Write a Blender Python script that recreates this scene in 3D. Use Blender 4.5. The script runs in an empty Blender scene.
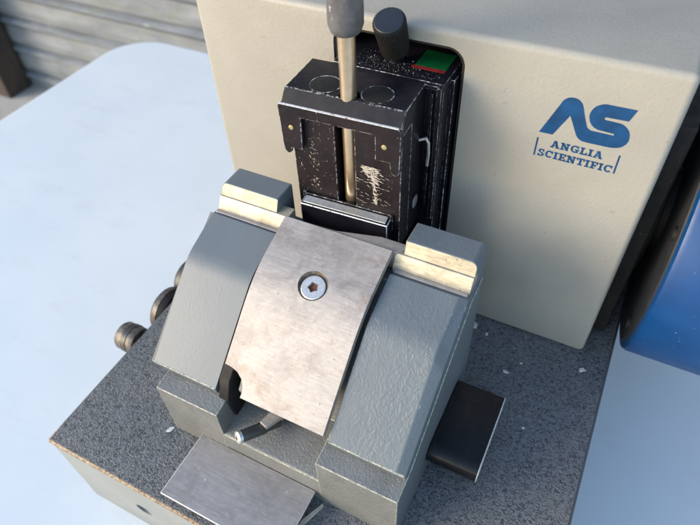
import bpy, bmesh, math, random
from mathutils import Vector, Matrix
from mathutils.geometry import tessellate_polygon
random.seed(7)
S = 0.01                                   # all lengths below are in centimetres
sc = bpy.context.scene
COL = sc.collection
R = math.radians

# ------------------------------------------------------------------ materials
def new_mat(name):
    m = bpy.data.materials.new(name); m.use_nodes = True
    nt = m.node_tree; b = nt.nodes['Principled BSDF']
    return m, nt, b
def N(nt, t, **kw):
    n = nt.nodes.new(t)
    for k, v in kw.items():
        if k in n.inputs: n.inputs[k].default_value = v
        else: setattr(n, k, v)
    return n
def coords(nt, scale=(1, 1, 1), rot=(0, 0, 0)):
    tc = N(nt, 'ShaderNodeTexCoord'); mp = N(nt, 'ShaderNodeMapping')
    mp.inputs['Scale'].default_value = scale; mp.inputs['Rotation'].default_value = rot
    nt.links.new(tc.outputs['Object'], mp.inputs['Vector'])
    return mp.outputs['Vector']
def noise(nt, vec, scale, detail=3, rough=0.55, dist=0.0):
    n = N(nt, 'ShaderNodeTexNoise', Scale=scale, Detail=detail, Roughness=rough, Distortion=dist)
    nt.links.new(vec, n.inputs['Vector']); return n.outputs['Fac']
def ramp(nt, fac, stops, interp='LINEAR'):
    r = N(nt, 'ShaderNodeValToRGB'); r.color_ramp.interpolation = interp
    el = r.color_ramp.elements
    while len(el) < len(stops): el.new(0.5)
    for e, (p, c) in zip(el, stops):
        e.position = p; e.color = (c if isinstance(c, tuple) else (c, c, c)) + (1,)
    nt.links.new(fac, r.inputs['Fac']); return r.outputs['Color']
def mix(nt, fac, a, b, blend='MIX'):
    m = N(nt, 'ShaderNodeMix', data_type='RGBA', blend_type=blend)
    for s, v in ((m.inputs[0], fac), (m.inputs[6], a), (m.inputs[7], b)):
        if isinstance(v, (int, float)): s.default_value = v
        elif isinstance(v, tuple): s.default_value = v + (1,)
        else: nt.links.new(v, s)
    return m.outputs[2]
def math_n(nt, op, a, b=0.0):
    m = N(nt, 'ShaderNodeMath', operation=op)
    for s, v in ((m.inputs[0], a), (m.inputs[1], b)):
        if isinstance(v, (int, float)): s.default_value = v
        else: nt.links.new(v, s)
    return m.outputs[0]
def bump(nt, b, h, strength=0.5, dist=0.0005, prev=None):
    n = N(nt, 'ShaderNodeBump', Strength=strength, Distance=dist)
    nt.links.new(h, n.inputs['Height'])
    if prev: nt.links.new(prev, n.inputs['Normal'])
    nt.links.new(n.outputs['Normal'], b.inputs['Normal']); return n.outputs['Normal']
def setv(b, **kw):
    for k, v in kw.items():
        k = k.replace('_', ' ')
        b.inputs[k].default_value = v + (1,) if isinstance(v, tuple) and len(v) == 3 and 'Color' in k else v

M = {}
def mk(name):
    def deco(fn):
        m, nt, b = new_mat(name); fn(nt, b); M[name] = m; return m
    return deco

@mk('cream_paint')
def _(nt, b):
    v = coords(nt); L = nt.links
    big = noise(nt, v, 14, 4, 0.6); fine = noise(nt, v, 900, 3, 0.6)
    col = mix(nt, ramp(nt, big, [(0.3, 0.0), (0.7, 1.0)]), (0.320, 0.305, 0.268), (0.368, 0.352, 0.312))
    st = ramp(nt, noise(nt, v, 55, 5, 0.75, 0.6), [(0.60, 0.0), (0.74, 1.0)])
    col = mix(nt, math_n(nt, 'MULTIPLY', st, 0.30), col, (0.47, 0.37, 0.25))
    sp = ramp(nt, noise(nt, v, 420, 2, 0.5), [(0.70, 0.0), (0.76, 1.0)])
    sp2 = ramp(nt, noise(nt, v, 40, 2, 0.5), [(0.50, 0.0), (0.62, 1.0)])
    col = mix(nt, math_n(nt, 'MULTIPLY', math_n(nt, 'MULTIPLY', sp, sp2), 0.75), col, (0.28, 0.23, 0.17))
    pit = ramp(nt, noise(nt, coords(nt, (0.6, 1, 1)), 620, 3, 0.6), [(0.56, 0.0), (0.68, 1.0)])
    col = mix(nt, math_n(nt, 'MULTIPLY', pit, 0.24), col, (0.26, 0.23, 0.19))
    sp3 = ramp(nt, noise(nt, v, 150, 3, 0.6), [(0.70, 0.0), (0.73, 1.0)])
    col = mix(nt, math_n(nt, 'MULTIPLY', sp3, 0.45), col, (0.25, 0.20, 0.15))
    L.new(col, b.inputs['Base Color'])
    vo = N(nt, 'ShaderNodeTexVoronoi', Scale=640.0, feature='SMOOTH_F1'); L.new(v, vo.inputs['Vector'])
    p = bump(nt, b, vo.outputs['Distance'], 0.32, 0.0004)
    bump(nt, b, fine, 0.16, 0.0003, p)
    setv(b, Roughness=0.48, Specular_IOR_Level=0.45)

@mk('body_grey_paint')
def _(nt, b):
    v = coords(nt)
    col = mix(nt, ramp(nt, noise(nt, v, 18, 4), [(0.35, 0.0), (0.7, 1.0)]), (0.24, 0.25, 0.24), (0.29, 0.298, 0.285))
    sp = ramp(nt, noise(nt, v, 260, 3, 0.6), [(0.66, 0.0), (0.72, 1.0)])
    col = mix(nt, math_n(nt, 'MULTIPLY', sp, 0.35), col, (0.30, 0.27, 0.2))
    nt.links.new(col, b.inputs['Base Color'])
    bump(nt, b, noise(nt, v, 500, 3), 0.15, 0.0004)
    setv(b, Roughness=0.5)

@mk('hammered_dark')
def _(nt, b):
    v = coords(nt); L = nt.links
    n1 = noise(nt, v, 470, 2.5, 0.55, 1.3)
    blob = ramp(nt, n1, [(0.38, 0.0), (0.54, 1.0)])
    big = ramp(nt, noise(nt, v, 16, 4, 0.6), [(0.35, 0.0), (0.68, 1.0)])
    lo = mix(nt, big, (0.040, 0.042, 0.047), (0.064, 0.064, 0.067))
    hi = mix(nt, big, (0.150, 0.162, 0.176), (0.180, 0.184, 0.190))
    col = mix(nt, blob, lo, hi)
    rust = ramp(nt, noise(nt, v, 110, 5, 0.7), [(0.70, 0.0), (0.74, 1.0)])
    col = mix(nt, math_n(nt, 'MULTIPLY', rust, 0.7), col, (0.13, 0.06, 0.03))
    # dust gathered in broad patches
    du = ramp(nt, noise(nt, v, 30, 5, 0.7), [(0.55, 0.0), (0.8, 1.0)])
    col = mix(nt, math_n(nt, 'MULTIPLY', du, 0.30), col, (0.23, 0.23, 0.22))
    # rubbed, rusty front edge
    L.new(col, b.inputs['Base Color'])
    bump(nt, b, n1, 1.0, 0.0013)
    L.new(ramp(nt, n1, [(0.35, 0.55), (0.65, 0.34)]), b.inputs['Roughness'])
    setv(b, Specular_IOR_Level=0.55)

@mk('hammered_blue')
def _(nt, b):
    v = coords(nt, (1, 0.6, 0.8)); L = nt.links
    n1 = noise(nt, v, 360, 1.5, 0.5, 1.3)
    amt = ramp(nt, noise(nt, v, 26, 2), [(0.35, 0.25), (0.65, 1.0)])
    tx = N(nt, 'ShaderNodeTexCoord'); sx = N(nt, 'ShaderNodeSeparateXYZ'); L.new(tx.outputs['Object'], sx.inputs[0])
    amt = math_n(nt, 'MULTIPLY', amt, ramp(nt, math_n(nt, 'ADD', sx.outputs['X'], 0.5), [(0.49, 0.22), (0.53, 1.0)]))   # the left cheek is painted smoother
    big = ramp(nt, noise(nt, v, 22, 4, 0.6), [(0.3, 0.0), (0.72, 1.0)])
    col = mix(nt, big, (0.104, 0.126, 0.144), (0.128, 0.151, 0.168))
    dk = ramp(nt, n1, [(0.30, 1.0), (0.44, 0.0)])
    col = mix(nt, math_n(nt, 'MULTIPLY', math_n(nt, 'MULTIPLY', dk, amt), 0.5), col, (0.09, 0.12, 0.145))
    ch = ramp(nt, noise(nt, v, 190, 4, 0.6), [(0.715, 0.0), (0.73, 1.0)])
    col = mix(nt, math_n(nt, 'MULTIPLY', ch, 0.6), col, (0.42, 0.42, 0.38))
    L.new(col, b.inputs['Base Color'])
    bump(nt, b, math_n(nt, 'MULTIPLY', n1, amt), 0.42, 0.0010)
    setv(b, Roughness=0.44, Specular_IOR_Level=0.6)

@mk('hammered_olive')
def _(nt, b):
    v = coords(nt); L = nt.links
    n1 = noise(nt, v, 520, 2, 0.5, 0.9)
    big = ramp(nt, noise(nt, v, 30, 4, 0.6), [(0.3, 0.0), (0.72, 1.0)])
    col = mix(nt, big, (0.140, 0.145, 0.143), (0.19, 0.194, 0.188))
    gr = ramp(nt, noise(nt, v, 90, 5, 0.7), [(0.52, 0.0), (0.70, 1.0)])
    col = mix(nt, math_n(nt, 'MULTIPLY', gr, 0.4), col, (0.10, 0.10, 0.08))
    L.new(col, b.inputs['Base Color'])
    bump(nt, b, n1, 0.6, 0.0009)
    setv(b, Roughness=0.42, Specular_IOR_Level=0.5)

def steel(name, c1, c2, metal, rough, grain, specks, sc_=(1, 1, 1), smear=0.35):
    @mk(name)
    def _(nt, b):
        v = coords(nt); vg = coords(nt, sc_); L = nt.links
        g = noise(nt, vg, grain, 4, 0.65)
        g2 = noise(nt, coords(nt, tuple(max(.04, q * (0.12 if q < 1 else 1.6)) for q in sc_)), grain * 1.8, 3, 0.7)
        g = math_n(nt, 'ADD', math_n(nt, 'MULTIPLY', g, 0.45), math_n(nt, 'MULTIPLY', g2, 0.55))
        col = mix(nt, ramp(nt, g, [(0.35, 0.0), (0.65, 1.0)]), c1, c2)
        sm = ramp(nt, noise(nt, v, 40, 5, 0.7, 0.5), [(0.45, 0.0), (0.72, 1.0)])
        col = mix(nt, math_n(nt, 'MULTIPLY', sm, smear), col, tuple(x * 0.5 for x in c1))
        s1 = ramp(nt, noise(nt, v, 420, 3, 0.6), [(0.66, 0.0), (0.72, 1.0)])
        s2 = ramp(nt, noise(nt, v, 60, 3, 0.6), [(0.40, 0.0), (0.60, 1.0)])
        s3 = ramp(nt, noise(nt, v, 230, 3, 0.6), [(0.745, 0.0), (0.77, 1.0)])
        col = mix(nt, math_n(nt, 'MULTIPLY', math_n(nt, 'MULTIPLY', s1, s2), specks), col, (0.13, 0.075, 0.045))
        col = mix(nt, math_n(nt, 'MULTIPLY', s3, specks), col, (0.10, 0.065, 0.045))
        for an, th in ((0.5, 0.715), (-0.9, 0.725), (1.5, 0.73)):      # stray scratches
            q = ramp(nt, noise(nt, coords(nt, (0.05, 1, 1), (0, 0, an)), 1100, 2, 0.5), [(th, 0.0), (th + 0.02, 1.0)])
            col = mix(nt, math_n(nt, 'MULTIPLY', q, 0.5), col, tuple(min(1, x * 1.55) for x in c2))
        st = ramp(nt, noise(nt, v, 24, 5, 0.75, 1.0), [(0.56, 0.0), (0.66, 1.0)])
        col = mix(nt, math_n(nt, 'MULTIPLY', st, smear * 0.75), col, (0.24, 0.17, 0.125))
        L.new(col, b.inputs['Base Color'])
        L.new(ramp(nt, g, [(0.3, rough - 0.07), (0.7, rough + 0.09)]), b.inputs['Roughness'])
        bump(nt, b, g, 0.16, 0.0003)
        setv(b, Metallic=metal)
steel('face_steel', (0.31, 0.28, 0.262), (0.44, 0.408, 0.388), 0.35, 0.50, 520, 1.0, (0.5, 1, 1), 0.62)
steel('foot_steel', (0.34, 0.31, 0.285), (0.46, 0.425, 0.395), 0.5, 0.44, 330, 0.35, (0.5, 1, 1))
steel('machined_bright', (0.42, 0.37, 0.275), (0.74, 0.67, 0.54), 0.55, 0.42, 520, 1.0, (0.4, 1, 1.3), 0.7)
steel('bolt_steel', (0.48, 0.48, 0.47), (0.74, 0.74, 0.72), 0.7, 0.34, 700, 0.8)
steel('brass', (0.42, 0.34, 0.16), (0.55, 0.46, 0.25), 0.6, 0.42, 900, 0.3)

@mk('grey_handle')
def _(nt, b):
    v = coords(nt); L = nt.links
    w = ramp(nt, noise(nt, coords(nt, (1, 1, 0.6)), 260, 4, 0.7), [(0.60, 0.0), (0.66, 1.0)])
    side = ramp(nt, noise(nt, v, 45, 2), [(0.42, 0.0), (0.6, 1.0)])
    col = mix(nt, ramp(nt, noise(nt, v, 120, 4), [(0.35, 0.0), (0.65, 1.0)]), (0.10, 0.098, 0.10), (0.165, 0.16, 0.16))
    col = mix(nt, math_n(nt, 'MULTIPLY', w, side), col, (0.55, 0.56, 0.58))
    L.new(col, b.inputs['Base Color']); bump(nt, b, noise(nt, v, 600, 3), 0.2, 0.0003)
    setv(b, Metallic=0.35, Roughness=0.45)

def black(name, scr, edge, base=(0.007, 0.007, 0.011), base2=(0.013, 0.011, 0.015), rough=0.34):
    @mk(name)
    def _(nt, b):
        v = coords(nt); L = nt.links
        col = mix(nt, ramp(nt, noise(nt, v, 50, 4), [(0.35, 0.0), (0.7, 1.0)]), base, base2)
        s1 = ramp(nt, noise(nt, coords(nt, (1.0, 1, 0.45), (0, 0.35, 0)), 620, 4, 0.75), [(0.655, 0.0), (0.69, 1.0)])
        s2 = ramp(nt, noise(nt, v, 75, 3, 0.6), [(0.44, 0.0), (0.60, 1.0)])
        scm = math_n(nt, 'MULTIPLY', math_n(nt, 'MULTIPLY', s1, s2), scr)
        dust = math_n(nt, 'MULTIPLY', ramp(nt, noise(nt, v, 140, 5, 0.8), [(0.50, 0.0), (0.75, 1.0)]), 0.035)
        col = mix(nt, dust, col, (0.30, 0.28, 0.26))
        mk_ = scm
        col = mix(nt, mk_, col, (0.60, 0.58, 0.55))
        L.new(col, b.inputs['Base Color'])
        L.new(ramp(nt, noise(nt, v, 160, 4), [(0.3, rough - 0.06), (0.7, rough + 0.14)]), b.inputs['Roughness'])
        bump(nt, b, noise(nt, v, 800, 3), 0.12, 0.0002)
        setv(b, Specular_IOR_Level=0.25)
black('black_worn', 0.35, 1.0)
black('black_scratched', 1.0, 1.0, (0.009, 0.006, 0.008), (0.017, 0.011, 0.013), 0.42)
black('black_smooth', 0.05, 0.9)
black('black_gloss', 0.1, 0.9, (0.008, 0.008, 0.010), (0.012, 0.012, 0.014), rough=0.18)
black('black_matt', 0.25, 0.25, (0.012, 0.012, 0.012), (0.02, 0.019, 0.018), 0.55)

def worn_edge(name, c_wear, c_wear2, c_base, lo, hi, sc_, metal=0.3):
    @mk(name)
    def _(nt, b):
        v = coords(nt)
        k = ramp(nt, noise(nt, v, sc_, 5, 0.75), [(lo, 0.0), (hi, 1.0)])
        w = mix(nt, ramp(nt, noise(nt, v, sc_ * 2.3, 3), [(0.4, 0.0), (0.6, 1.0)]), c_wear, c_wear2)
        nt.links.new(mix(nt, k, c_base, w), b.inputs['Base Color'])
        nt.links.new(math_n(nt, 'MULTIPLY', k, metal), b.inputs['Metallic'])
        setv(b, Roughness=0.4); bump(nt, b, k, 0.3, 0.0002)
worn_edge('edge_black', (0.66, 0.66, 0.67), (0.42, 0.41, 0.40), (0.02, 0.018, 0.02), 0.47, 0.58, 260)
worn_edge('edge_silver', (0.72, 0.73, 0.76), (0.55, 0.55, 0.56), (0.03, 0.028, 0.03), 0.33, 0.44, 300)
worn_edge('edge_bright', (0.80, 0.78, 0.74), (0.62, 0.60, 0.57), (0.25, 0.24, 0.23), 0.30, 0.42, 260)
worn_edge('edge_rust', (0.16, 0.075, 0.035), (0.34, 0.28, 0.19), (0.08, 0.06, 0.05), 0.33, 0.46, 230, 0.0)
worn_edge('edge_olive', (0.52, 0.50, 0.40), (0.36, 0.36, 0.30), (0.20, 0.225, 0.22), 0.44, 0.56, 420, 0.0)
worn_edge('edge_blue', (0.36, 0.38, 0.36), (0.50, 0.50, 0.44), (0.115, 0.143, 0.160), 0.60, 0.66, 330, 0.0)

def plain(name, c, rough=0.5, metal=0.0, var=0.12, ns=120, bs=0.1, coat=0.0):
    @mk(name)
    def _(nt, b):
        v = coords(nt)
        col = mix(nt, ramp(nt, noise(nt, v, ns, 4), [(0.35, 0.0), (0.65, 1.0)]), tuple(x * (1 - var) for x in c), tuple(min(1, x * (1 + var)) for x in c))
        nt.links.new(col, b.inputs['Base Color']); bump(nt, b, noise(nt, v, ns * 5, 3), bs, 0.0003)
        setv(b, Roughness=rough, Metallic=metal, Coat_Weight=coat)
_m = M['edge_rust']; _nt = _m.node_tree; _b = _nt.nodes['Principled BSDF']
_tc = _nt.nodes.new('ShaderNodeTexCoord'); _sx = _nt.nodes.new('ShaderNodeSeparateXYZ'); _nt.links.new(_tc.outputs['Object'], _sx.inputs[0])
_f = ramp(_nt, math_n(_nt, 'ADD', _sx.outputs['Y'], 0.5), [(0.309, 1.0), (0.318, 0.0)])     # only the front edge is rubbed to rust
_src = _b.inputs['Base Color'].links[0].from_socket
_nt.links.new(mix(_nt, _f, (0.075, 0.078, 0.085), _src), _b.inputs['Base Color'])
plain('rod_steel', (0.72, 0.55, 0.36), 0.28, 0.9, 0.08, 160, 0.03)
plain('wheel_grey', (0.020, 0.022, 0.026), 0.6, 0.0, 0.25, 60)
plain('logo_blue', (0.003, 0.05, 0.15), 0.4, var=0.2)
plain('green_mark', (0.005, 0.13, 0.035), 0.4, var=0.2)
plain('red_mark', (0.30, 0.02, 0.02), 0.45, var=0.25)
plain('dark_void', (0.012, 0.011, 0.010), 0.7)
plain('recess_dark', (0.075, 0.075, 0.07), 0.45, 0.4)
plain('grimy_steel', (0.13, 0.115, 0.10), 0.45, 0.5, 0.4, 300)
plain('chalky_white', (0.62, 0.62, 0.58), 0.8, var=0.2)
plain('bare_metal', (0.55, 0.50, 0.43), 0.5, 0.2, 0.25, 500)
plain('paper_strip', (0.56, 0.50, 0.40), 0.8, var=0.2)
plain('rusty_bolt', (0.13, 0.045, 0.02), 0.7)
plain('chrome_dull', (0.40, 0.37, 0.36), 0.3, 0.8)
plain('knob_blueblack', (0.013, 0.02, 0.032), 0.45)

@mk('wheel_blue')
def _(nt, b):
    v = coords(nt); L = nt.links
    col = mix(nt, ramp(nt, noise(nt, v, 40, 4), [(0.35, 0.0), (0.65, 1.0)]), (0.001, 0.045, 0.165), (0.002, 0.057, 0.205))
    sp = ramp(nt, noise(nt, v, 500, 2, 0.5), [(0.73, 0.0), (0.76, 1.0)])
    col = mix(nt, math_n(nt, 'MULTIPLY', sp, 0.5), col, (0.35, 0.42, 0.5))
    L.new(col, b.inputs['Base Color'])
    L.new(ramp(nt, noise(nt, v, 60, 5, 0.7), [(0.3, 0.30), (0.7, 0.5)]), b.inputs['Roughness'])
    bump(nt, b, noise(nt, v, 300, 3), 0.06, 0.0004)

@mk('table_plastic')
def _(nt, b):
    v = coords(nt); L = nt.links
    col = mix(nt, ramp(nt, noise(nt, v, 9, 4), [(0.35, 0.0), (0.65, 1.0)]), (0.64, 0.70, 0.745), (0.68, 0.735, 0.77))
    sm = ramp(nt, noise(nt, coords(nt, (0.6, 1.4, 1), (0, 0, 0.5)), 22, 5, 0.7), [(0.56, 0.0), (0.75, 1.0)])
    col = mix(nt, math_n(nt, 'MULTIPLY', sm, 0.42), col, (0.58, 0.58, 0.62))
    sc2 = ramp(nt, noise(nt, coords(nt, (2.4, 0.25, 1), (0, 0, 0.9)), 120, 3, 0.6), [(0.70, 0.0), (0.73, 1.0)])
    col = mix(nt, math_n(nt, 'MULTIPLY', sc2, 0.25), col, (0.52, 0.54, 0.56))
    sp = ramp(nt, noise(nt, v, 210, 3, 0.6), [(0.735, 0.0), (0.76, 1.0)])
    col = mix(nt, math_n(nt, 'MULTIPLY', sp, 0.4), col, (0.36, 0.33, 0.30))
    L.new(col, b.inputs['Base Color'])
    bump(nt, b, noise(nt, v, 900, 3), 0.12, 0.0003)
    setv(b, Roughness=0.5, Specular_IOR_Level=0.4)

@mk('weathered_cladding')
def _(nt, b):
    v = coords(nt, (0.25, 1, 1)); L = nt.links
    a = ramp(nt, noise(nt, v, 18, 6, 0.7), [(0.32, 0.0), (0.68, 1.0)])
    col = mix(nt, a, (0.14, 0.155, 0.18), (0.28, 0.30, 0.325))
    al = ramp(nt, noise(nt, coords(nt, (0.5, 1, 1.6)), 22, 6, 0.75), [(0.50, 0.0), (0.66, 1.0)])
    col = mix(nt, math_n(nt, 'MULTIPLY', al, 0.6), col, (0.20, 0.215, 0.15))
    wt = ramp(nt, noise(nt, coords(nt, (0.5, 1, 1)), 12, 5, 0.7), [(0.60, 0.0), (0.72, 1.0)])
    col = mix(nt, math_n(nt, 'MULTIPLY', wt, 0.55), col, (0.62, 0.62, 0.62))
    L.new(col, b.inputs['Base Color']); setv(b, Roughness=0.75)
    bump(nt, b, noise(nt, v, 60, 5, 0.7), 0.4, 0.004)

@mk('post_timber')
def _(nt, b):
    v = coords(nt, (1, 1, 0.08)); L = nt.links
    col = mix(nt, ramp(nt, noise(nt, v, 90, 5, 0.7), [(0.35, 0.0), (0.65, 1.0)]), (0.03, 0.022, 0.02), (0.085, 0.058, 0.046))
    L.new(col, b.inputs['Base Color']); setv(b, Roughness=0.8)
    bump(nt, b, noise(nt, v, 120, 4), 0.5, 0.003)

@mk('concrete')
def _(nt, b):
    v = coords(nt); L = nt.links
    col = mix(nt, ramp(nt, noise(nt, v, 4, 7, 0.7), [(0.35, 0.0), (0.65, 1.0)]), (0.36, 0.34, 0.31), (0.50, 0.48, 0.45))
    L.new(col, b.inputs['Base Color']); setv(b, Roughness=0.85)
    bump(nt, b, noise(nt, v, 80, 5), 0.4, 0.003)

# ------------------------------------------------------------------ mesh helpers (cm)
XF = [None]
def box(bm, x0, x1, y0, y1, z0, z1, mi=0):
    vs = [bm.verts.new((x, y, z)) for z in (z0, z1) for y in (y0, y1) for x in (x0, x1)]
    for f in ((0, 2, 3, 1), (4, 5, 7, 6), (0, 1, 5, 4), (2, 6, 7, 3), (0, 4, 6, 2), (1, 3, 7, 5)):
        bm.faces.new([vs[i] for i in f]).material_index = mi
def prism(bm, pts, axis, a0, a1, mi=0):
    """closed polygon pts in the two axes other than `axis`, swept from a0 to a1"""
    def P(p, a):
        return {'x': (a, p[0], p[1]), 'y': (p[0], a, p[1]), 'z': (p[0], p[1], a)}[axis]
    A = [bm.verts.new(P(p, a0)) for p in pts]; B = [bm.verts.new(P(p, a1)) for p in pts]
    fs = [bm.faces.new(A), bm.faces.new(B[::-1])]
    n = len(pts)
    for i in range(n): fs.append(bm.faces.new((A[i], B[i], B[(i + 1) % n], A[(i + 1) % n])))
    for f in fs: f.material_index = mi
def frame(d):
    d = Vector(d).normalized(); u = d.cross(Vector((0, 0, 1)))
    if u.length < 1e-4: u = Vector((1, 0, 0))
    u.normalize(); return d, u, d.cross(u)
def lathe(bm, p, d, prof, seg=48, mi=0, ridges=0, rd=0.0):
    """prof: (distance along d, radius)"""
    d, u, w = frame(d); p = Vector(p); rings = []
    for t, r in prof:
        ring = []
        for k in range(seg):
            a = 2 * math.pi * k / seg
            rr = r * (1 + (rd if ridges and (k * ridges // seg) % 2 else 0)) if ridges else r
            ring.append(bm.verts.new(p + d * t + (u * math.cos(a) + w * math.sin(a)) * max(rr, 1e-4)))
        rings.append(ring)
    for A, B in zip(rings, rings[1:]):
        for k in range(seg):
            bm.faces.new((A[k], A[(k + 1) % seg], B[(k + 1) % seg], B[k])).material_index = mi
    bm.faces.new(rings[0][::-1]).material_index = mi; bm.faces.new(rings[-1]).material_index = mi
def rrect(x0, x1, z0, z1, r, n=6, corners=(1, 1, 1, 1)):
    """corner order: lower-left, lower-right, upper-right, upper-left"""
    out = []
    cs = [((x0, z0), 180), ((x1, z0), 270), ((x1, z1), 0), ((x0, z1), 90)]
    for (c, a0), on in zip(cs, corners):
        rr = r * on
        if rr <= 0: out.append(c); continue
        cx = c[0] + (rr if c[0] == x0 else -rr); cz = c[1] + (rr if c[1] == z0 else -rr)
        for k in range(n + 1):
            a = R(a0 + 90 * k / n); out.append((cx + rr * math.cos(a), cz + rr * math.sin(a)))
    return out
def wpos(o):
    p = Vector((0, 0, 0))
    while o is not None: p += o.location; o = o.parent
    return p
def obj(name, bm, mats, parent=None, bev=0.0, seg=2, smooth=None, loc=None, ang=35, edge=None):
    bmesh.ops.recalc_face_normals(bm, faces=bm.faces)
    if XF[0] is not None: bm.transform(XF[0])
    for v in bm.verts: v.co *= S
    base = wpos(parent) if parent else (Vector(loc) * S if loc else Vector((0, 0, 0)))
    for v in bm.verts: v.co -= base
    if bev and edge is None and not isinstance(mats, (list, tuple)) and mats in ('black_worn', 'black_scratched', 'black_smooth'): edge = 'edge_black'
    me = bpy.data.meshes.new(name); bm.to_mesh(me); bm.free()
    if not isinstance(mats, (list, tuple)): mats = [mats]
    for m in mats: me.materials.append(M[m])
    if edge: me.materials.append(M[edge])
    o = bpy.data.objects.new(name, me); COL.objects.link(o)
    if parent: o.parent = parent
    else: o.location = base
    if bev:
        md = o.modifiers.new('bevel', 'BEVEL'); md.width = bev * S; md.segments = seg
        md.limit_method = 'ANGLE'; md.angle_limit = R(ang); md.use_clamp_overlap = True
        md.harden_normals = False
        if edge: md.material = len(mats)
    if smooth or bev:
        for p in me.polygons: p.use_smooth = True
        me.set_sharp_from_angle(angle=R(smooth or 40))
        if bev:
            wn = o.modifiers.new('wn', 'WEIGHTED_NORMAL'); wn.keep_sharp = True
    return o
def BM(): return bmesh.new()
def boxo(name, mat, parent, d, bev=0.05, **k):
    bm = BM(); box(bm, *d); return obj(name, bm, mat, parent, bev, **k)
def lat(name, mat, parent, p, d, prof, seg=48, ridges=0, rd=0.0, **k):
    bm = BM(); lathe(bm, p, d, prof, seg, 0, ridges, rd); k.setdefault('smooth', 35)
    return obj(name, bm, mat, parent, 0, **k)
def empty(name, loc, label, cat, group=None):
    o = bpy.data.objects.new(name, None); COL.objects.link(o); o.location = Vector(loc) * S
    o.empty_display_size = 0.02
    o['label'] = label; o['category'] = cat
    if group: o['group'] = group
    return o
def tag(o, label, cat, group=None):
    o['label'] = label; o['category'] = cat
    if group: o['group'] = group
    return o
def cut(o, bm):
    """subtract a solid from o, then throw the cutter away"""
    c = obj('cutter', bm, 'dark_void', None)
    c.location = (0, 0, 0)
    md = o.modifiers.new('cut', 'BOOLEAN'); md.operation = 'DIFFERENCE'; md.object = c; md.solver = 'EXACT'
    bpy.context.view_layer.update()
    dg = bpy.context.evaluated_depsgraph_get()
    me = bpy.data.meshes.new_from_object(o.evaluated_get(dg), preserve_all_data_layers=True, depsgraph=dg)
    o.modifiers.clear(); o.data = me
    bpy.data.objects.remove(c, do_unlink=True)

# ------------------------------------------------------------------ setting
TZ = -11.0
bm = BM(); box(bm, -900, 900, -600, 900, TZ - 79, TZ - 74)
g = obj('ground', bm, 'concrete'); g['kind'] = 'structure'

# shed wall of horizontal corrugated sheets
bm = BM()
WY = 132; nz = 900; z0, z1 = TZ - 74, 175
def wall_depth(z):
    t = ((z + 2.0) / 11.6) % 1.0
    return (4.0 * math.exp(-((t - 0.135) / 0.040) ** 2) - 2.0 * math.exp(-((t - 0.25) / 0.055) ** 2)
            + 2.0 * math.exp(-((t - 0.38) / 0.035) ** 2) - 0.6 * math.exp(-((t - 0.72) / 0.2) ** 2))
prev = None
for i in range(nz + 1):
    z = z0 + (z1 - z0) * i / nz; dpt = wall_depth(z)
    row = [bm.verts.new((x, WY + dpt, z)) for x in (-420, -240, -60, 60, 180, 300, 420)]
    if prev:
        for a in range(6): bm.faces.new((prev[a], prev[a + 1], row[a + 1], row[a]))
    prev = row
box(bm, -420, 420, WY + 6, WY + 8, z0, z1)
w = obj('shed_wall', bm, 'weathered_cladding', None, 0, smooth=60, loc=(0, WY, z0))
tag(w, 'weathered grey horizontally ribbed shed wall with greenish stains, out of focus behind the table', 'wall')
# timber post
bm = BM(); box(bm, -207, -194.5, 119, 130, TZ - 74, 60)
po = obj('timber_post', bm, 'post_timber', None, 0.5, loc=(-197, 125, TZ - 74))
tag(po, 'dark brown timber post standing against the ribbed shed wall at the left edge', 'post')

# white folding table
tb = empty('folding_table', (0, 20, TZ - 74), 'white plastic folding table with a rounded far corner, standing under the microtome', 'table')
pts = []
def arc(cx, cy, r, a0, a1, n=14):
    return [(cx + r * math.cos(R(a0 + (a1 - a0) * k / n)), cy + r * math.sin(R(a0 + (a1 - a0) * k / n))) for k in range(n + 1)]
TX0, TX1, TY0, TY1 = -58.3, 125.0, -34.0, 71.3
pts = arc(TX0 + 8.5, TY0 + 8.5, 8.5, 180, 270) + arc(TX1 - 8.5, TY0 + 8.5, 8.5, 270, 360) + arc(TX1 - 8.5, TY1 - 8.5, 8.5, 0, 90) + arc(TX0 + 8.5, TY1 - 8.5, 8.5, 90, 180)
bm = BM(); prism(bm, pts, 'z', TZ - 4.2, TZ)
obj('tabletop', bm, 'table_plastic', tb, 0.7, 4)
for x in (TX0 + 22, TX1 - 22):
    for y in (TY0 + 12, TY1 - 12):
        lat('leg', 'grey_handle', tb, (x, y, TZ - 74), (0, 0, 1), [(0, 1.4), (69.7, 1.4)], 20)

# ------------------------------------------------------------------ microtome
mt = empty('microtome', (18, 20, TZ), 'cream and dark grey laboratory microtome with blue printed logo, black specimen clamp and blue handwheel', 'microtome')
BX1, BY1 = 36.25, 56.0
# base casting (light grey sides) with hammered top plate
bm = BM(); prism(bm, [(0.12, -0.42), (0.12, -10.2), (0.6, -10.95), (BY1, -10.95), (BY1, -0.42)], 'x', 0.1, BX1 - 0.1)
base = obj('base', bm, 'body_grey_paint', mt, 0.12)
bm = BM(); lathe(bm, (7.3, -1.0, -5.55), (0, 1, 0), [(0, 0.74), (3.5, 0.74)], 40); cut(base, bm)
lat('bolt_hole', 'dark_void', base, (7.3, 0.35, -5.55), (0, 1, 0), [(0, 0.73), (2.4, 0.73)], 40)
bm = BM(); box(bm, 0, BX1, 0, BY1, -0.42, 0.0)
obj('top_plate', bm, 'hammered_dark', base, 0.33, 3, edge='edge_rust')

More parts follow.
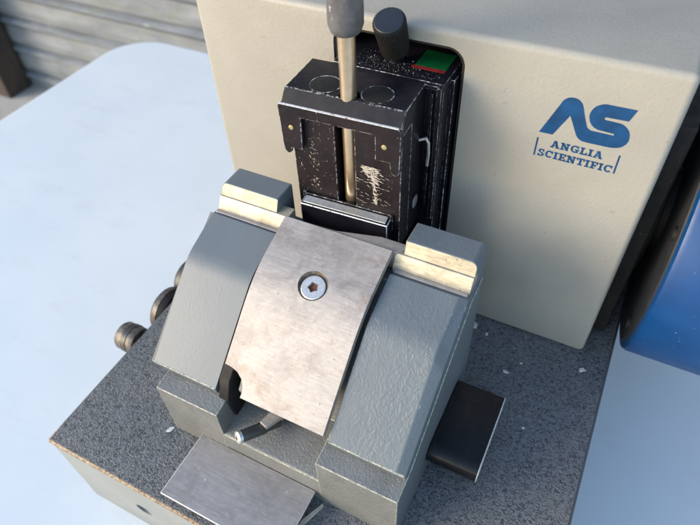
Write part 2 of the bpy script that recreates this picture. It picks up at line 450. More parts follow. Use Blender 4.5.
# cream housing with the slide opening
FY = 24.84
def topz(x): return 24.42
bm = BM(); box(bm, 1.5, 34.0, FY, 54, 0.02, 24.42)
hs = obj('housing', bm, 'cream_paint', mt, 0.0)
cbm = BM(); prism(cbm, rrect(12.62, 21.62, 3.0, 23.42, 1.15, 8), 'y', FY - 3, FY + 6)
hs.modifiers.clear()
md = hs.modifiers.new('bevel', 'BEVEL'); md.width = 0.42 * S; md.segments = 5; md.limit_method = 'ANGLE'
cut(hs, cbm)
for p in hs.data.polygons: p.use_smooth = True
hs.data.set_sharp_from_angle(angle=R(30))
# black liner added to paint the opening's inside dark (open front)
bm = BM()
pr = rrect(12.66, 21.58, 3.04, 23.38, 1.12, 8); pin = rrect(12.82, 21.42, 3.2, 23.22, 1.0, 8)
def ringverts(p, y): return [bm.verts.new((a, y, c)) for a, c in p]
A = ringverts(pr, FY + 0.12); B = ringverts(pr, FY + 5.9); Ci = ringverts(pin, FY + 0.12); D = ringverts(pin, FY + 5.7)
n = len(pr)
for i in range(n):
    j = (i + 1) % n
    bm.faces.new((A[i], A[j], B[j], B[i])); bm.faces.new((Ci[i], D[i], D[j], Ci[j])); bm.faces.new((A[i], Ci[i], Ci[j], A[j]))
bm.faces.new(B); bm.faces.new(D[::-1])
obj('slide_opening', bm, 'dark_void', hs, 0, smooth=30)

# printed logo: two joined letters, company name, two upright bars
def decal_poly(bm, pts, y):
    vs = [bm.verts.new((x, y, z)) for x, z in pts]
    for t in tessellate_polygon([[Vector((x, z, 0)) for x, z in pts]]):
        bm.faces.new([vs[i] for i in t])
LOGO = [(26.72,19.162),(27.571,21.322),(27.64,21.52),(27.759,21.68),(27.90,21.79),(28.044,21.845),(28.22,21.87),(28.38,21.846),(28.53,21.79),(28.652,21.693),(28.76,21.56),(28.833,21.413),
 (29.06,20.82),(29.275,20.323),(29.34,20.20),(29.429,20.118),(29.54,20.06),(29.657,20.035),(30.872,20.035),(30.864,20.143),(30.356,20.166),(30.08,20.17),(29.899,20.191),(29.70,20.27),(29.54,20.395),(29.40,20.58),(29.311,20.807),(29.275,20.97),(29.284,21.133),(29.32,21.32),(29.392,21.488),(29.50,21.63),(29.654,21.748),(29.82,21.84),(29.998,21.884),
 (31.661,21.908),(31.40,21.12),(30.217,21.084),(30.14,21.06),(30.114,21.0),(30.13,20.94),(30.185,20.91),(31.0,20.90),(31.1,20.88),(31.29,20.80),(31.457,20.672),(31.60,20.50),(31.685,20.304),(31.73,20.08),(31.738,19.867),(31.67,19.65),(31.553,19.479),(31.39,19.34),(31.166,19.256),(30.9,19.20),(29.529,19.175),(29.32,19.19),(29.14,19.246),(28.98,19.36),(28.862,19.514),(28.256,20.694),(27.541,19.18)]
bm = BM(); decal_poly(bm, LOGO, FY - 0.012)
# slab-serif capitals drawn as strokes
T = 0.24; SF = 0.17
def seg(a, b, t=T):
    ax, az = a; bx, bz = b; L = math.hypot(bx - ax, bz - az); nx, nz_ = -(bz - az) / L * t / 2, (bx - ax) / L * t / 2
    return [(ax + nx, az + nz_), (ax - nx, az - nz_), (bx - nx, bz - nz_), (bx + nx, bz + nz_)]
def arcs(cx, cz, rx, rz, a0, a1, n=12, t=T):
    o_, i_ = [], []
    for k in range(n + 1):
        a = R(a0 + (a1 - a0) * k / n); c, s = math.cos(a), math.sin(a)
        o_.append((cx + rx * c, cz + rz * s)); i_.append((cx + (rx - t) * c, cz + (rz - t * 0.8) * s))
    return o_ + i_[::-1]
def rect(x0, x1, z0, z1): return [(x0, z0), (x1, z0), (x1, z1), (x0, z1)]
G = {
 'A': (0.98, [seg((0.17, 0), (0.47, 1), 0.17), seg((0.80, 0), (0.50, 1), 0.26), rect(0.28, 0.7, 0.27, 0.42), rect(0, 0.36, 0, SF), rect(0.60, 0.98, 0, SF), rect(0.28, 0.58, 0.86, 1.0)]),
 'N': (1.02, [rect(0.13, 0.32, 0, 1), rect(0.72, 0.89, 0, 1), seg((0.24, 0.96), (0.80, 0.04), 0.25), rect(0, 0.45, 0, SF), rect(0.58, 1.02, 1 - SF, 1), rect(0, 0.33, 1 - SF, 1)]),
 'G': (0.95, [arcs(0.48, 0.5, 0.46, 0.52, 45, 330), rect(0.66, 0.88, 0.02, 0.48), rect(0.50, 0.97, 0.36, 0.52), rect(0.74, 0.87, 0.66, 1.0)]),
 'L': (0.80, [rect(0.13, 0.37, 0, 1), rect(0, 0.50, 1 - SF, 1), rect(0, 0.80, 0, SF + 0.02), rect(0.64, 0.80, 0, 0.38)]),
 'I': (0.48, [rect(0.12, 0.36, 0, 1), rect(0, 0.48, 0, SF), rect(0, 0.48, 1 - SF, 1)]),
 'S': (0.74, [arcs(0.37, 0.74, 0.33, 0.28, 30, 270, 10, 0.22), arcs(0.37, 0.27, 0.36, 0.29, 90, -150, 10, 0.22), rect(0.56, 0.69, 0.66, 1.0), rect(0.03, 0.16, 0.0, 0.34)]),
 'C': (0.88, [arcs(0.47, 0.5, 0.45, 0.52, 40, 322), rect(0.72, 0.86, 0.62, 1.0)]),
 'E': (0.82, [rect(0.13, 0.37, 0, 1), rect(0, 0.80, 0, SF), rect(0, 0.78, 1 - SF, 1), rect(0.3, 0.58, 0.43, 0.57), rect(0.50, 0.62, 0.34, 0.66), rect(0.66, 0.81, 0, 0.32), rect(0.65, 0.79, 0.70, 1)]),
 'T': (0.86, [rect(0.31, 0.55, 0, 1), rect(0.17, 0.69, 0, SF), rect(0, 0.86, 1 - SF, 1), rect(0, 0.14, 0.66, 1), rect(0.72, 0.86, 0.66, 1)]),
 'F': (0.80, [rect(0.13, 0.37, 0, 1), rect(0, 0.52, 0, SF), rect(0, 0.79, 1 - SF, 1), rect(0.3, 0.58, 0.42, 0.56), rect(0.50, 0.62, 0.33, 0.65), rect(0.65, 0.79, 0.68, 1)]),
}
def word(bm, txt, x0, x1, zb, h, gap=0.10):
    tot = sum(G[c][0] for c in txt) + gap * (len(txt) - 1); k = (x1 - x0) / tot; x = x0; y = FY - 0.012
    for c in txt:
        w_, shapes = G[c]
        for i, sh in enumerate(shapes):
            decal_poly(bm, [(x + px * k, zb + pz * h) for px, pz in sh], y - 0.006 * i)
        x += (w_ + gap) * k
word(bm, 'ANGLIA', 27.58, 30.66, 18.29, 0.50)
word(bm, 'SCIENTIFIC', 26.93, 31.40, 17.49, 0.52)
decal_poly(bm, rect(26.69, 26.79, 17.44, 18.76), FY - 0.012); decal_poly(bm, rect(31.52, 31.62, 17.50, 18.84), FY - 0.012)
lg = obj('logo', bm, 'logo_blue', hs, 0)
for p in lg.data.polygons:
    if p.normal.y > 0: p.flip()

# vertical slide coming out of the opening
SZ = 21.88
bm = BM(); box(bm, 13.45, 20.98, 23.15, 29.5, 5, SZ)
box(bm, 20.98, 21.25, 24.3, 29.5, 5, SZ - 0.25)
sl = obj('slide', bm, 'black_smooth', mt, 0.035)
bm = BM(); box(bm, 20.25, 20.42, 22.85, 23.16, 12.5, SZ - 0.6); box(bm, 20.70, 20.98, 22.7, 23.16, 11.5, SZ - 0.04)
box(bm, 19.6, 20.75, 22.85, 23.16, SZ - 0.28, SZ - 0.03)
obj('guide_rail', bm, 'black_worn', sl, 0.02)
bm = BM(); box(bm, 18.45, 20.48, 24.75, 26.8, SZ + 0.002, SZ + 0.02); obj('green_indicator', bm, 'green_mark', sl)
bm = BM(); box(bm, 18.3, 20.5, 24.42, 24.72, SZ + 0.002, SZ + 0.018); obj('red_indicator', bm, 'red_mark', sl)
lat('bolt', 'rusty_bolt', sl, (20.7, 22.9, 9.6), (0, -1, 0), [(0, 0.35), (0.4, 0.35)], 16)
# crumbs of dried wax on the slide top
bm = BM()
for i in range(420):
    x = random.uniform(14.6, 20.4); y = random.uniform(23.4, 24.7) if i % 3 else random.uniform(24.2, 25.6); r = random.uniform(0.006, 0.02) * (2.2 if i % 14 == 0 else 1)
    if 18.2 < x < 20.6 and y > 24.3: continue
    lathe(bm, (x, y, SZ - 0.005), (random.uniform(-.4, .4), random.uniform(-.4, .4), 1), [(0, r), (r * random.uniform(.4, 1), r * random.uniform(.5, .9))], 5)
o = obj('crumbs', bm, 'chalky_white', sl); o['kind'] = 'stuff'
# knurled feed knob leaning out of the slide
d = Vector((0.02, -math.sin(R(27)), math.cos(R(27)))); kb = Vector((17.2, 24.95, SZ - 0.1))
kn = lat('feed_knob', 'black_matt', mt, kb + d * 1.15, d, [(0, 0.78), (0.1, 0.88), (2.45, 0.97), (2.57, 0.93)], 144, ridges=72, rd=0.035, smooth=15)
lat('knob_cap', 'knob_blueblack', kn, kb + d * 3.70, d, [(0, 0.88), (0.05, 0.90), (0.10, 0.85), (0.12, 0.2)], 48)
lat('stem', 'black_worn', kn, kb, d, [(0, 0.42), (1.2, 0.42)], 24)

# ---- specimen clamp (turned slightly)
piv = Vector((16.2, 19, 0))
XF[0] = Matrix.Translation(piv) @ Matrix.Rotation(R(2.6), 4, 'Z') @ Matrix.Translation(-piv)
TZ2 = 21.86
def side(y0, z0): pass
# body: top block with chamfered front edge, lower block split by a slot
bm = BM()
prism(bm, [(19.05, 20.45), (18.98, 21.05), (19.5, TZ2), (23.2, TZ2), (23.2, 11.2), (20.6, 11.2), (20.6, 20.45)], 'x', 12.22, 20.05)
cl = obj('specimen_clamp', bm, 'black_worn', mt, 0.05)
cb = BM(); lathe(cb, (16.34, 19.9, 15), (0, 0, 1), [(0, 0.66), (9, 0.66)], 40)
cut(cl, cb)
for p in cl.data.polygons: p.use_smooth = True
cl.data.set_sharp_from_angle(angle=R(28))
bm = BM()
box(bm, 12.55, 15.55, 19.12, 20.62, 11.2, 20.44)
bl = obj('front_cheek', bm, 'black_scratched', cl, 0.05)
bm = BM(); box(bm, 16.95, 20.04, 18.99, 20.62, 11.2, 20.44)
obj('front_cheek', bm, 'black_scratched', cl, 0.05)
# bezel: inverted U with hooked left tab
bz = [(11.98, 20.95), (12.05, 18.15), (12.12, 17.72), (12.32, 17.50), (12.55, 17.58), (12.66, 17.98), (13.42, 17.98), (13.52, 20.36), (18.42, 20.36), (18.42, 18.6), (19.35, 18.6),
      (19.45, 17.90), (19.62, 17.72), (19.85, 17.72), (20.02, 17.95), (20.06, 20.95), (19.86, 21.12), (12.12, 21.12)]
bm = BM(); prism(bm, bz, 'y', 18.72, 19.0)
bzo = obj('bezel', bm, 'black_scratched', cl, 0.05)
bm = BM(); prism(bm, [(18.70, 21.09), (18.70, 21.15), (18.80, 21.17), (18.84, 21.12)], 'x', 12.1, 19.9)
obj('worn_rim', bm, 'edge_silver', bzo, 0)
# sloping chamfer strip between bezel and top
bm = BM(); prism(bm, [(18.76, 21.10), (18.98, 21.06), (19.52, TZ2 - 0.03), (19.44, TZ2 - 0.005)], 'x', 12.22, 20.03)
obj('chamfer_strip', bm, 'black_smooth', cl, 0.02)
for x, z in ((12.78, 19.55), (19.02, 19.68)):
    lat('brass_pin', 'brass', bzo, (x, 18.74, z), (0, -1, 0), [(0, 0.17), (0.05, 0.17), (0.07, 0.12)], 20)
for x, y in ((14.45, 20.55), (17.85, 20.58)):  # shallow disc and ring stand in for a round recess
    bm = BM(); lathe(bm, (x, y, TZ2 - 0.02), (0, 0, 1), [(0, 0.98), (0.035, 0.98), (0.045, 0.93)], 48)
    pg = obj('recess_disc', bm, 'black_matt', cl, 0, smooth=30)
    bm = BM(); lathe(bm, (x, y, TZ2 + 0.026), (0, 0, 1), [(-0.03, 1.0), (0.004, 1.0), (0.005, 0.94), (-0.03, 0.93)], 48)
    obj('recess_ring', bm, 'edge_black', pg, 0)
lat('side_screw', 'bolt_steel', cl, (20.0, 22.0, 13.2), (1, 0, 0), [(0, 0.5), (0.07, 0.5), (0.1, 0.42)], 28)
# bent locking wire beside the slide
bm = BM()
pth = [(20.05, 22.2, 18.2), (20.45, 22.3, 18.35), (20.62, 22.35, 18.0), (20.66, 22.4, 17.2), (20.6, 22.45, 16.2)]
for a, b_ in zip(pth, pth[1:]):
    lathe(bm, a, Vector(b_) - Vector(a), [(-0.06, 0.11), ((Vector(b_) - Vector(a)).length + 0.06, 0.11)], 10)
obj('lock_lever', bm, 'bolt_steel', cl, 0, smooth=60)
# vice jaw at the bottom front
bm = BM(); prism(bm, [(18.15, 12.15), (18.12, 13.95), (18.9, 14.0), (18.98, 12.0), (18.5, 11.9)], 'x', 13.1, 19.5)
jw = obj('jaw', bm, 'black_smooth', cl, 0.06, edge='edge_silver')
bm = BM(); prism(bm, [(18.30, 13.9), (18.30, 14.02), (18.55, 14.06), (18.85, 14.14), (18.85, 13.9)], 'x', 13.25, 19.3)
obj('jaw_insert', bm, 'bolt_steel', jw, 0.02)
bm = BM(); box(bm, 13.02, 13.22, 18.86, 19.1, 13.2, 14.42); box(bm, 19.42, 19.62, 18.80, 18.98, 13.0, 14.32); box(bm, 13.22, 19.42, 18.92, 19.08, 13.6, 14.25)
obj('jaw_plate', bm, 'black_worn', jw, 0.03)
XF[0] = None
rod = lat('clamp_screw', 'rod_steel', cl, (16.27, 19.85, 12.2), (0, 0, 1), [(0, 0.50), (14.2, 0.50)], 40)
lat('screw_grip', 'grey_handle', rod, (16.27, 19.85, 25.75), (0, 0, 1), [(0, 0.74), (0.12, 0.86), (0.5, 0.985), (7.5, 0.985), (7.8, 0.9)], 56)
# back wall of the slot behind the screw
# scraped patch of bare metal on the right cheek
XF[0] = Matrix.Translation(piv) @ Matrix.Rotation(R(2.6), 4, 'Z') @ Matrix.Translation(-piv)
bm = BM(); rnd = random.Random(4)
k_ = 0
def streak(x, z, l, t, a):
    global k_
    k_ += 1
    c, s = math.cos(a), math.sin(a); p = [(-l / 2, 0), (-l * .2, -t / 2), (l * .3, -t * .4), (l / 2, 0), (l * .2, t / 2), (-l * .3, t * .4)]
    decal_poly(bm, [(x + c * u - s * v_, z + s * u + c * v_) for u, v_ in p], 18.98 - 0.0006 * k_)
for i in range(110):     # dense upper scrape
    t = rnd.random(); x = 17.45 + 1.0 * t ** .7 + rnd.gauss(0, .08); z = 17.75 - rnd.random() ** 1.2 * (0.35 + 1.1 * t)
    streak(x, z, rnd.uniform(.15, .5), rnd.uniform(.02, .07), R(rnd.gauss(-6, 12)))
for i in range(75):     # tapering downward run
    t = rnd.random(); x = 18.28 + 0.1 * t + rnd.gauss(0, .13 * (1.25 - t)); z = 17.5 - 2.7 * t
    streak(x, z, rnd.uniform(.1, .5) * (1.25 - .6 * t), rnd.uniform(.025, .08), R(rnd.gauss(-80 if i % 2 else -15, 14)))
for i in range(60):
    streak(rnd.uniform(17.05, 19.4), rnd.uniform(14.5, 17.8), rnd.uniform(.05, .4), .025, R(rnd.gauss(-12, 10)))
sm = obj('scrape_mark', bm, 'bare_metal', cl, 0)
bm = BM(); k_ = 0
for i in range(34):
    streak(14.0 + rnd.gauss(0, .16) + .1 * math.sin(i), rnd.uniform(14.4, 18.8), rnd.uniform(.06, .28), .03, R(rnd.gauss(-85 if i % 2 else -30, 25)))
for i in range(55):
    streak(rnd.uniform(12.75, 15.45), rnd.uniform(14.3, 20.2), rnd.uniform(.03, .10), .022, R(rnd.uniform(0, 180)))
for v in bm.verts: v.co.y += 0.128
obj('scrape_mark', bm, 'bare_metal', cl, 0)
XF[0] = None

# ---- drive housing and handwheel on the right
bm = BM(); box(bm, 34.0, 35.2, 27.5, 52, 0.3, 20)
lathe(bm, (34.5, 37, 9), (1, 0, 0), [(0, 7.5), (1.2, 7.5)], 48)
obj('drive_cover', bm, 'black_matt', mt, 0.15)
WC = (36.45, 34.0, 9.2); WR = 11.6
bm = BM()
lathe(bm, WC, (1, 0, 0), [(0.0, WR - 0.45), (0.12, WR - 0.12), (0.4, WR), (6.2, WR), (6.9, WR - 0.25), (7.2, WR - 0.8)], 160)
wh = obj('handwheel', bm, 'wheel_blue', mt, 0, smooth=40)
bm = BM(); lathe(bm, (WC[0] - 0.10, WC[1], WC[2]), (1, 0, 0), [(-0.05, WR - 1.2), (0, WR - 0.75), (0.3, WR - 0.5)], 120)
dd = obj('wheel_face', bm, 'wheel_grey', wh, 0, smooth=30)
lat('hub', 'black_matt', dd, (35.3, WC[1], WC[2]), (1, 0, 0), [(0, 3.2), (1.1, 3.2)], 48)
for k in range(6):
    a = R(60 * k + 152); lat('face_screw', 'black_matt', dd, (WC[0] - 0.25, WC[1] + 9.6 * math.cos(a), WC[2] + 9.6 * math.sin(a)), (1, 0, 0), [(-0.12, 0.38), (-0.1, 0.48), (0.15, 0.5)], 24)
# crank handle on the far side of the wheel
hd = lat('crank_handle', 'black_matt', wh, (WC[0] + 7.3, WC[1] - 9, WC[2] + 4), (1, 0, 0), [(0, 0.9), (1, 1.0), (7, 1.3), (8, 0.9)], 32)

# ---- levers on the left side of the base
def band_knob(y, z, r, l, m1, m2):
    k = lat('side_knob', m1, mt, (0.1, y, z), (-1, 0, 0), [(0, r * .5), (.35, r * .5), (.36, r * .94), (.6, r), (l, r), (l + .18, r * .9)], 56)
    lat('knob_band', m2, k, (-.9, y, z), (-1, 0, 0), [(0, r + .02), (.02, r + .05), (.5, r + .05), (.52, r + .02)], 56)
    return k
band_knob(10.55, -1.0, 1.25, 2.1, 'grimy_steel', 'recess_dark')
band_knob(15.1, -2.15, 2.15, 1.6, 'black_matt', 'grimy_steel')
band_knob(18.7, -1.5, 2.05, 1.6, 'black_matt', 'recess_dark')

# ------------------------------------------------------------------ knife holder
kh = empty('knife_holder', (17, 12, 0), 'blue-grey hammered wedge-shaped knife holder with steel face plate, standing on the dark base', 'knife holder')
# block under the cheeks
bm = BM()
prism(bm, [(5.15, 0.02), (5.15, 5.72), (6.75, 5.95), (7.3, 6.1), (16.2, 11.9), (18.3, 12.2), (18.6, 0.02)], 'x', 8.28, 13.3)
prism(bm, [(5.15, 0.02), (5.15, 5.72), (6.75, 5.95), (7.3, 6.1), (16.2, 11.9), (18.3, 12.2), (18.6, 0.02)], 'x', 20.72, 26.25)
prism(bm, [(5.18, 0.02), (5.18, 3.05), (5.32, 3.2), (9.0, 4.0), (10.2, 7.4), (15.6, 12.1), (17.5, 12.2), (17.5, 0.02)], 'x', 13.0, 21.0)
bmesh.ops.recalc_face_normals(bm, faces=bm.faces)
for f in bm.faces:
    if f.normal.x > 0.8 and f.calc_center_median().x > 26: f.material_index = 1
body = obj('holder_block', bm, ['hammered_olive', 'hammered_blue'], kh, 0.06, 3, edge='edge_olive')
# sloping cheeks
def bend(a, c, b, n):      # quadratic curve, so the sheet bends instead of folding
    return [tuple((1 - t) ** 2 * p + 2 * t * (1 - t) * q + t * t * r for p, q, r in zip(a, c, b)) for t in [i / n for i in range(n + 1)]]
def cheek(x0, x1, facet_hi, rightside):
    bm = BM()
    A = (6.35, 6.72); K = (12.0, 11.85); Bp = (15.4, 13.04); Bd = (15.55, 12.75); E = (16.5, 12.62); U1 = (6.45, 6.12); U2 = (7.4, 6.3); F = (16.5, 11.6)
    xs = (x0, x1 - 0.62, x1) if rightside else (x0, x0 + 0.22, x1)
    cols = []
    for i, x in enumerate(xs):
        outer = (i == 2) if rightside else (i == 0)
        cv = bend((11.5, 11.33), (12.05, 11.84), (12.7, 12.07), 5) if not outer else bend((11.5, 10.43), (12.05, 10.86), (12.7, 11.23), 5)
        cols.append([bm.verts.new((x, p[0], p[1])) for p in [U2, U1, A] + cv + [Bp, Bd, E, F]])
    for a, b_ in zip(cols, cols[1:]):
        nn = len(a)
        for k in range(nn):
            kk = (k + 1) % nn
            bm.faces.new((a[k], a[kk], b_[kk], b_[k]))
    bm.faces.new(cols[0]); bm.faces.new(cols[-1][::-1])
    return obj('sloping_cheek', bm, 'hammered_blue', kh, 0.07, 3, ang=24, edge='edge_blue')
for ck, x0_, x1_ in ((cheek(7.26, 12.62, 0, False), 7.35, 12.55), (cheek(21.05, 26.2, 0, True), 21.12, 26.1)):
    bm = BM(); prism(bm, [(6.34, 6.66), (6.325, 6.72), (6.36, 6.765), (6.42, 6.775), (6.42, 6.66)], 'x', x0_, x1_)
    obj('chipped_edge', bm, 'edge_olive', ck, 0)
# outer side walls that carry the cheeks down to the block
bm = BM()
prism(bm, [(6.6, 5.0), (6.6, 6.2), (7.4, 6.5), (15.6, 12.6), (18.4, 12.8), (18.4, 0.05), (7.2, 0.05)], 'x', 25.3, 26.12)
obj('side_wall', bm, 'hammered_blue', kh, 0.05)
bm = BM()
prism(bm, [(7.6, 4.0), (7.6, 6.4), (15.6, 12.6), (18.2, 12.8), (18.4, 0.05), (8.2, 0.05)], 'x', 7.5, 8.5)
obj('side_wall', bm, 'hammered_blue', kh, 0.05)
# machined guide bar across the back, and the two end blocks on it
for x0_, x1_ in ((7.42, 13.0), (20.92, 26.05)):
    bm = BM(); prism(bm, [(16.08, 12.84), (16.56, 13.70), (17.5, 13.70), (17.5, 12.3), (16.08, 12.3)], 'x', x0_, x1_)
    obj('guide_bar', bm, 'machined_bright', kh, 0.03)
bm = BM(); prism(bm, [(13.0, 16.44), (20.92, 16.44), (21.5, 17.0), (21.5, 17.36), (19.6, 17.36), (16.5, 16.6), (13.0, 16.5)], 'z', 12.4, 13.86)
obj('cross_bar', bm, 'foot_steel', kh, 0.02)
for x0_, x1_ in ((7.4, 12.6), (21.15, 26.0)):
    bm = BM(); box(bm, x0_, x1_, 15.75, 16.04, 12.55, 12.86)
    obj('ledge_strip', bm, 'foot_steel', kh, 0.04)
def end_block(x0, x1, rr, rl):
    bm = BM(); prism(bm, [(16.63, 13.705), (17.0, 14.62), (18.82, 14.62), (18.6, 0.03), (17.45, 0.03), (17.45, 13.705)], 'x', x0, x1)
    bm.edges.ensure_lookup_table()
    for xx, ro in ((x1, rr), (x0, rl)):
        ed = [e for e in bm.edges if all(abs(v.co.x - xx) < 1e-3 and abs(v.co.z - 14.62) < 1e-3 for v in e.verts)]
        bmesh.ops.bevel(bm, geom=ed, offset=ro, segments=6, affect='EDGES', profile=0.5)
    bmesh.ops.recalc_face_normals(bm, faces=bm.faces)
    for f in bm.faces:
        if f.normal.y < -0.5 and f.calc_center_median().y < 16.95: f.material_index = 1
    return obj('end_block', bm, ['hammered_blue', 'machined_bright'], kh, 0.05, 3, edge='edge_blue')
end_block(7.5, 12.1, 0.12, 0.42)
end_block(21.42, 26.1, 0.45, 0.1)
# steel face plate with crease and corner notch
def plate():
    bm = BM()
    prof = [(16.42, 13.98)] + bend((13.5, 12.97), (12.2, 12.52), (10.6, 11.13), 26) + [(7.55, 8.35), (6.33, 7.2)]
    x0, x1 = 12.92, 20.78
    def xl(y):      # left outline with the notch
        if y >= 7.6: return x0
        return x0
    nx = 14
    outline_cut = lambda y: x0
    top = []
    ys = prof[:6]
    # upper grid
    verts = {}
    def V(x, y, z):
        k = (round(x, 4), round(y, 4), round(z, 4))
        if k not in verts: verts[k] = bm.verts.new((x, y, z))
        return verts[k]
    faces = []
    # straight part down to the notch at y=7.55
    st = prof[:-1]
    for (ya, za), (yb, zb) in zip(st, st[1:]):
        faces.append([V(x0 if a else x1, *p) for a, p in ((1, (ya, za)), (0, (ya, za)), (0, (yb, zb)), (1, (yb, zb)))])
    # below the notch: concave arc from (x0,7.55) to (14.75,6.33)
    def zz(y): return 7.2 + (y - 6.33) * (8.35 - 7.2) / (7.55 - 6.33)
    arcp = [(x0, 7.55), (13.45, 7.52), (13.95, 7.42), (14.35, 7.2), (14.6, 6.9), (14.68, 6.6), (14.66, 6.33)]
    poly = [V(x, y, zz(y)) for x, y in arcp] + [V(x1, 6.33, zz(6.33)), V(x1, 7.55, 8.35)]
    faces.append(poly)
    for f in faces: bm.faces.new(f)
    bmesh.ops.recalc_face_normals(bm, faces=bm.faces)
    if sum((f.normal.z for f in bm.faces)) < 0: bmesh.ops.reverse_faces(bm, faces=bm.faces)
    r = bmesh.ops.extrude_face_region(bm, geom=list(bm.faces))
    for v in [e for e in r['geom'] if isinstance(e, bmesh.types.BMVert)]: v.co += Vector((0, 0.27, -0.36))
    return obj('face_plate', bm, 'face_steel', kh, 0.025, 1, ang=50, edge='grimy_steel')
fp = plate()

# countersunk screw
scn = Vector((0, -0.34, 0.94)).normalized(); scp = Vector((16.97, 12.64, 12.66))
bm = BM(); lathe(bm, scp, scn, [(-1.2, 0.42), (-0.42, 0.72), (-0.2, 0.90), (0.0, 1.06), (0.5, 1.3)], 64)
cut(fp, bm)
fp.data.materials.append(M['grimy_steel']); fp.data.materials.append(M['rusty_bolt'])
for p in fp.data.polygons:
    p.use_smooth = False
    c = (p.center + wpos(fp)) / S - scp; ax = abs(c.dot(scn)); rad = (c - scn * c.dot(scn)).length
    if rad < 1.02 and abs(p.normal.dot(scn)) < 0.95: p.material_index = 1
bm = BM(); lathe(bm, scp, scn, [(-0.9, 0.74), (-0.42, 0.76), (-0.40, 0.2)], 48)
sr = obj('countersink', bm, 'grimy_steel', fp, 0, smooth=30)
bm = BM(); lathe(bm, scp + Vector((0.06, 0, 0)), scn, [(-0.5, 0.6), (-0.28, 0.80), (-0.13, 0.82), (-0.08, 0.76)], 48)
sh = obj('screw', bm, 'bolt_steel', fp, 0, smooth=30)
# star socket
bm = BM(); d_, u_, w_ = frame(scn); ctr = scp + Vector((0.06, 0, 0))
def starpt(r, a, t): return ctr + scn * t + (u_ * math.cos(a) + w_ * math.sin(a)) * r
A = [bm.verts.new(starpt(0.30 if k % 2 else 0.41, math.pi * k / 5 + .3, 0.3)) for k in range(10)]
B = [bm.verts.new(starpt(0.27 if k % 2 else 0.37, math.pi * k / 5 + .3, -0.30)) for k in range(10)]
bm.faces.new(A); bm.faces.new(B[::-1])
for k in range(10): bm.faces.new((A[k], B[k], B[(k + 1) % 10], A[(k + 1) % 10]))
cut(sh, bm)
bm = BM(); lathe(bm, ctr, scn, [(-0.42, 0.30), (-0.27, 0.34)], 20)
obj('socket', bm, 'rusty_bolt', sh, 0)

# tilt lever poking out of the channel under the plate
h0 = Vector((15.15, 4.75, 5.0)); h1 = Vector((16.45, 7.0, 4.15)); dv = (h1 - h0)
lv = lat('tilt_lever', 'recess_dark', kh, h0, dv, [(0, 0.36), (0.04, 0.41), (1.9, 0.42), (2.1, 0.34), (3.1, 0.34)], 36)
lat('lever_tip', 'bolt_steel', lv, h0 - dv.normalized() * 0.04, dv, [(-0.05, 0.30), (0.0, 0.39), (0.06, 0.435), (0.26, 0.435)], 32)
lat('tip_socket', 'rusty_bolt', lv, h0 - dv.normalized() * 0.10, dv, [(0, 0.15), (0.02, 0.16)], 6)
bm = BM(); prism(bm, [(15.85, 6.3), (16.45, 6.15), (17.6, 8.4), (16.6, 9.2)], 'z', 4.75, 5.1)
obj('lever_arm', bm, 'foot_steel', lv, 0.04)
# black block painting in the channel's shade left of the lever, and worn pad under the notch
bm = BM(); prism(bm, [(6.6, 3.6), (6.3, 6.0), (6.9, 7.5), (11, 11.0), (11, 4)], 'x', 12.75, 13.55)
obj('channel_shade', bm, 'black_matt', kh, 0.06)
bm = BM(); prism(bm, [(7.3, 5.2), (6.9, 6.9), (7.6, 7.7), (10, 9.9), (10, 6)], 'x', 14.1, 16.6)
obj('wedge_pad', bm, 'hammered_olive', kh, 0.08)
# steel foot plate in front
bm = BM(); box(bm, 10.95, 20.38, 0.42, 5.14, 0.95, 1.20)
ft = obj('foot_plate', bm, 'foot_steel', kh, 0.045, edge='edge_bright')
bm = BM(); box(bm, 12.0, 19.2, 1.2, 5.1, 0.02, 0.95)
obj('foot_pad', bm, 'dark_void', ft, 0.03)
for x, y in ((13.2, 2.5), (18.7, 4.3)):
    lat('dowel', 'machined_bright', ft, (x, y, 1.195), (0, 0, 1), [(0, 0.09), (0.02, 0.08)], 16)
# black clamping lever on the right side
bm = BM()
pf = [(16.15, 3.2), (11.1, 3.2)] + [(10.95 - 0.95 * math.sin(R(a)), 2.25 + 0.95 * math.cos(R(a))) for a in range(8, 181, 12)] + [(11.6, 1.35), (16.15, 1.6)]
prism(bm, pf, 'x', 26.3, 29.74)
lk = obj('locking_lever', bm, 'black_gloss', kh, 0.03, 2, ang=50)
bm = BM(); prism(bm, pf, 'x', 29.745, 29.80)
obj('lever_edge', bm, 'edge_bright', lk, 0)
lat('lever_shaft', 'black_matt', lk, (26.0, 13.2, 2.2), (1, 0, 0), [(0, 1.0), (1.6, 1.0)], 32)

# ------------------------------------------------------------------ litter on the base
def flake(name, mat, x, y, r, label, z=0.0, cat='paint flake', group='pale flakes lying on the dark base', stretch=1.0, ang=0.0):
    rn = random.Random(int(x * 97 + y * 31)); n = 9
    pts = []
    for k in range(n):
        a = 2 * math.pi * k / n; rr = r * rn.uniform(.55, 1.25)
        px, py = rr * math.cos(a) * stretch, rr * math.sin(a)
        pts.append((x + px * math.cos(ang) - py * math.sin(ang), y + px * math.sin(ang) + py * math.cos(ang)))
    bm = BM(); prism(bm, pts, 'z', z, z + 0.05)
    o = obj(name, bm, mat, None, 0, loc=(x, y, z)); tag(o, label, cat, group)
flake('paint_flake', 'chalky_white', 25.35, 23.85, .26, 'largest white flake, beside the knife holder near the cream housing', stretch=1.6, ang=-.9)
flake('paint_flake', 'chalky_white', 26.56, 23.38, .14, 'small white flake just right of the largest one, near the foot of the cream housing')
flake('paint_flake', 'chalky_white', 34.37, 23.21, .22, 'white elongated flake by the right edge of the base below the housing corner', stretch=1.5, ang=.7)
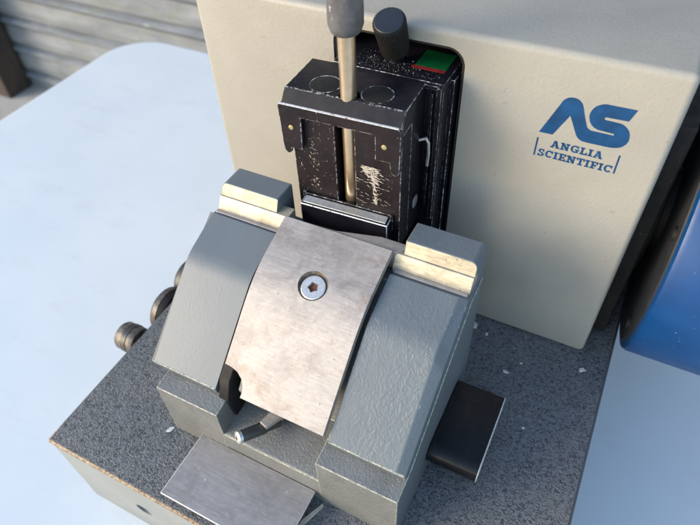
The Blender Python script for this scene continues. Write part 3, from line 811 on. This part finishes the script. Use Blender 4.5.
flake('paint_flake', 'chalky_white', 29.05, 20.46, .17, 'oval white flake on the open base midway between the black lever and the cream housing', stretch=1.4)
flake('paint_flake', 'chalky_white', 31.56, 16.33, .10, 'tiny white flake well to the right of the black lever', stretch=1.2)
flake('paint_flake', 'chalky_white', 29.9, 21.75, .09, 'tiny white flake just beyond the oval one towards the cream housing')
flake('paint_flake', 'chalky_white', 7.95, 4.75, .20, 'white flake at the foot of the knife holder, at its front left corner', stretch=1.6, ang=1.0)
bm = BM(); rn = random.Random(12)
for i in range(200):
    x, y = rn.uniform(0.5, 35.8), rn.uniform(0.6, 24.6)
    if i % 3 == 0: x, y = rn.uniform(26.5, 34), 24.7 - abs(rn.gauss(0, 1.2))
    elif i % 3 == 1: x, y = 26.4 + abs(rn.gauss(0, 1.6)), rn.uniform(6, 24.5)
    if 7 < x < 26.3 and 5 < y: continue
    if 10.7 < x < 20.6 and 0.2 < y < 5.3: continue
    if 26.2 < x < 30 and 9.8 < y < 16.5: continue
    r = rn.uniform(0.012, 0.035) * (1.9 if i % 17 == 0 else 1)
    lathe(bm, (x, y, -0.01), (rn.uniform(-.5, .5), rn.uniform(-.5, .5), 1), [(0, r), (r * rn.uniform(.4, 1), r * rn.uniform(.4, .8))], 5)
o = tag(obj('crumbs', bm, 'paper_strip', None, 0, loc=(18, 12, 0)), 'fine pale crumbs and dust scattered over the dark hammered base top', 'crumbs'); o['kind'] = 'stuff'
bm = BM(); rn = random.Random(2)
pts = [(20.95, 5.0), (21.1, 4.8), (20.5, 3.2), (20.35, 1.6), (20.15, 1.55), (20.2, 3.4)]
prism(bm, pts, 'z', 0.04, 0.09)
tag(obj('paper_sliver', bm, 'paper_strip', None, 0, loc=(20.5, 3, 0)), 'thin buff sliver of torn paper lying beside the right edge of the steel foot plate', 'paper sliver')

# ------------------------------------------------------------------ camera
CR = [[0.8917364526810307, 0.45116274992886385, -0.035472130419206716], [0.30764261148633953, -0.6618146881760392, -0.6836353868198438], [-0.3319067979986503, 0.5987098559328031, -0.7289611689597777]]
CP = Vector((30.814271716829328, -7.276574173062959, 40.35328398760159))
cam = bpy.data.objects.new('camera', bpy.data.cameras.new('camera')); COL.objects.link(cam)
r, dn, fw = [Vector(a) for a in CR]
m = Matrix((r, -dn, -fw)).transposed().to_4x4(); m.translation = CP * S
cam.matrix_world = m
cd = cam.data; cd.sensor_width = 36; cd.lens = 587.6 / 700 * 36; cd.clip_start = 0.01; cd.clip_end = 100
cd.dof.use_dof = True; cd.dof.focus_distance = 0.375; cd.dof.aperture_fstop = 9.5
sc.camera = cam

# ------------------------------------------------------------------ daylight
sd = Vector((-0.70, -0.66, 0.40)).normalized()          # towards the sun
elev = math.asin(sd.z); az = math.atan2(sd.x, sd.y)
wd = bpy.data.worlds.new('World'); sc.world = wd; wd.use_nodes = True
nt = wd.node_tree; bg = nt.nodes['Background']
sky = nt.nodes.new('ShaderNodeTexSky'); sky.sky_type = 'NISHITA'; sky.sun_disc = False
sky.sun_elevation = elev; sky.sun_rotation = az; sky.air_density = 1.2; sky.dust_density = 1.2; sky.ozone_density = 1.3
nt.links.new(sky.outputs['Color'], bg.inputs['Color']); bg.inputs['Strength'].default_value = 0.15
sl_ = bpy.data.lights.new('sun', 'SUN'); sl_.energy = 0.85; sl_.angle = R(24); sl_.color = (1.0, 0.87, 0.70)
so = bpy.data.objects.new('sun', sl_); COL.objects.link(so)
so.rotation_euler = sd.to_track_quat('Z', 'Y').to_euler()
sc.view_settings.view_transform = 'Standard'; sc.view_settings.look = 'None'
sc.view_settings.exposure = 1.30; sc.view_settings.gamma = 1.0
sc.render.engine = 'CYCLES'
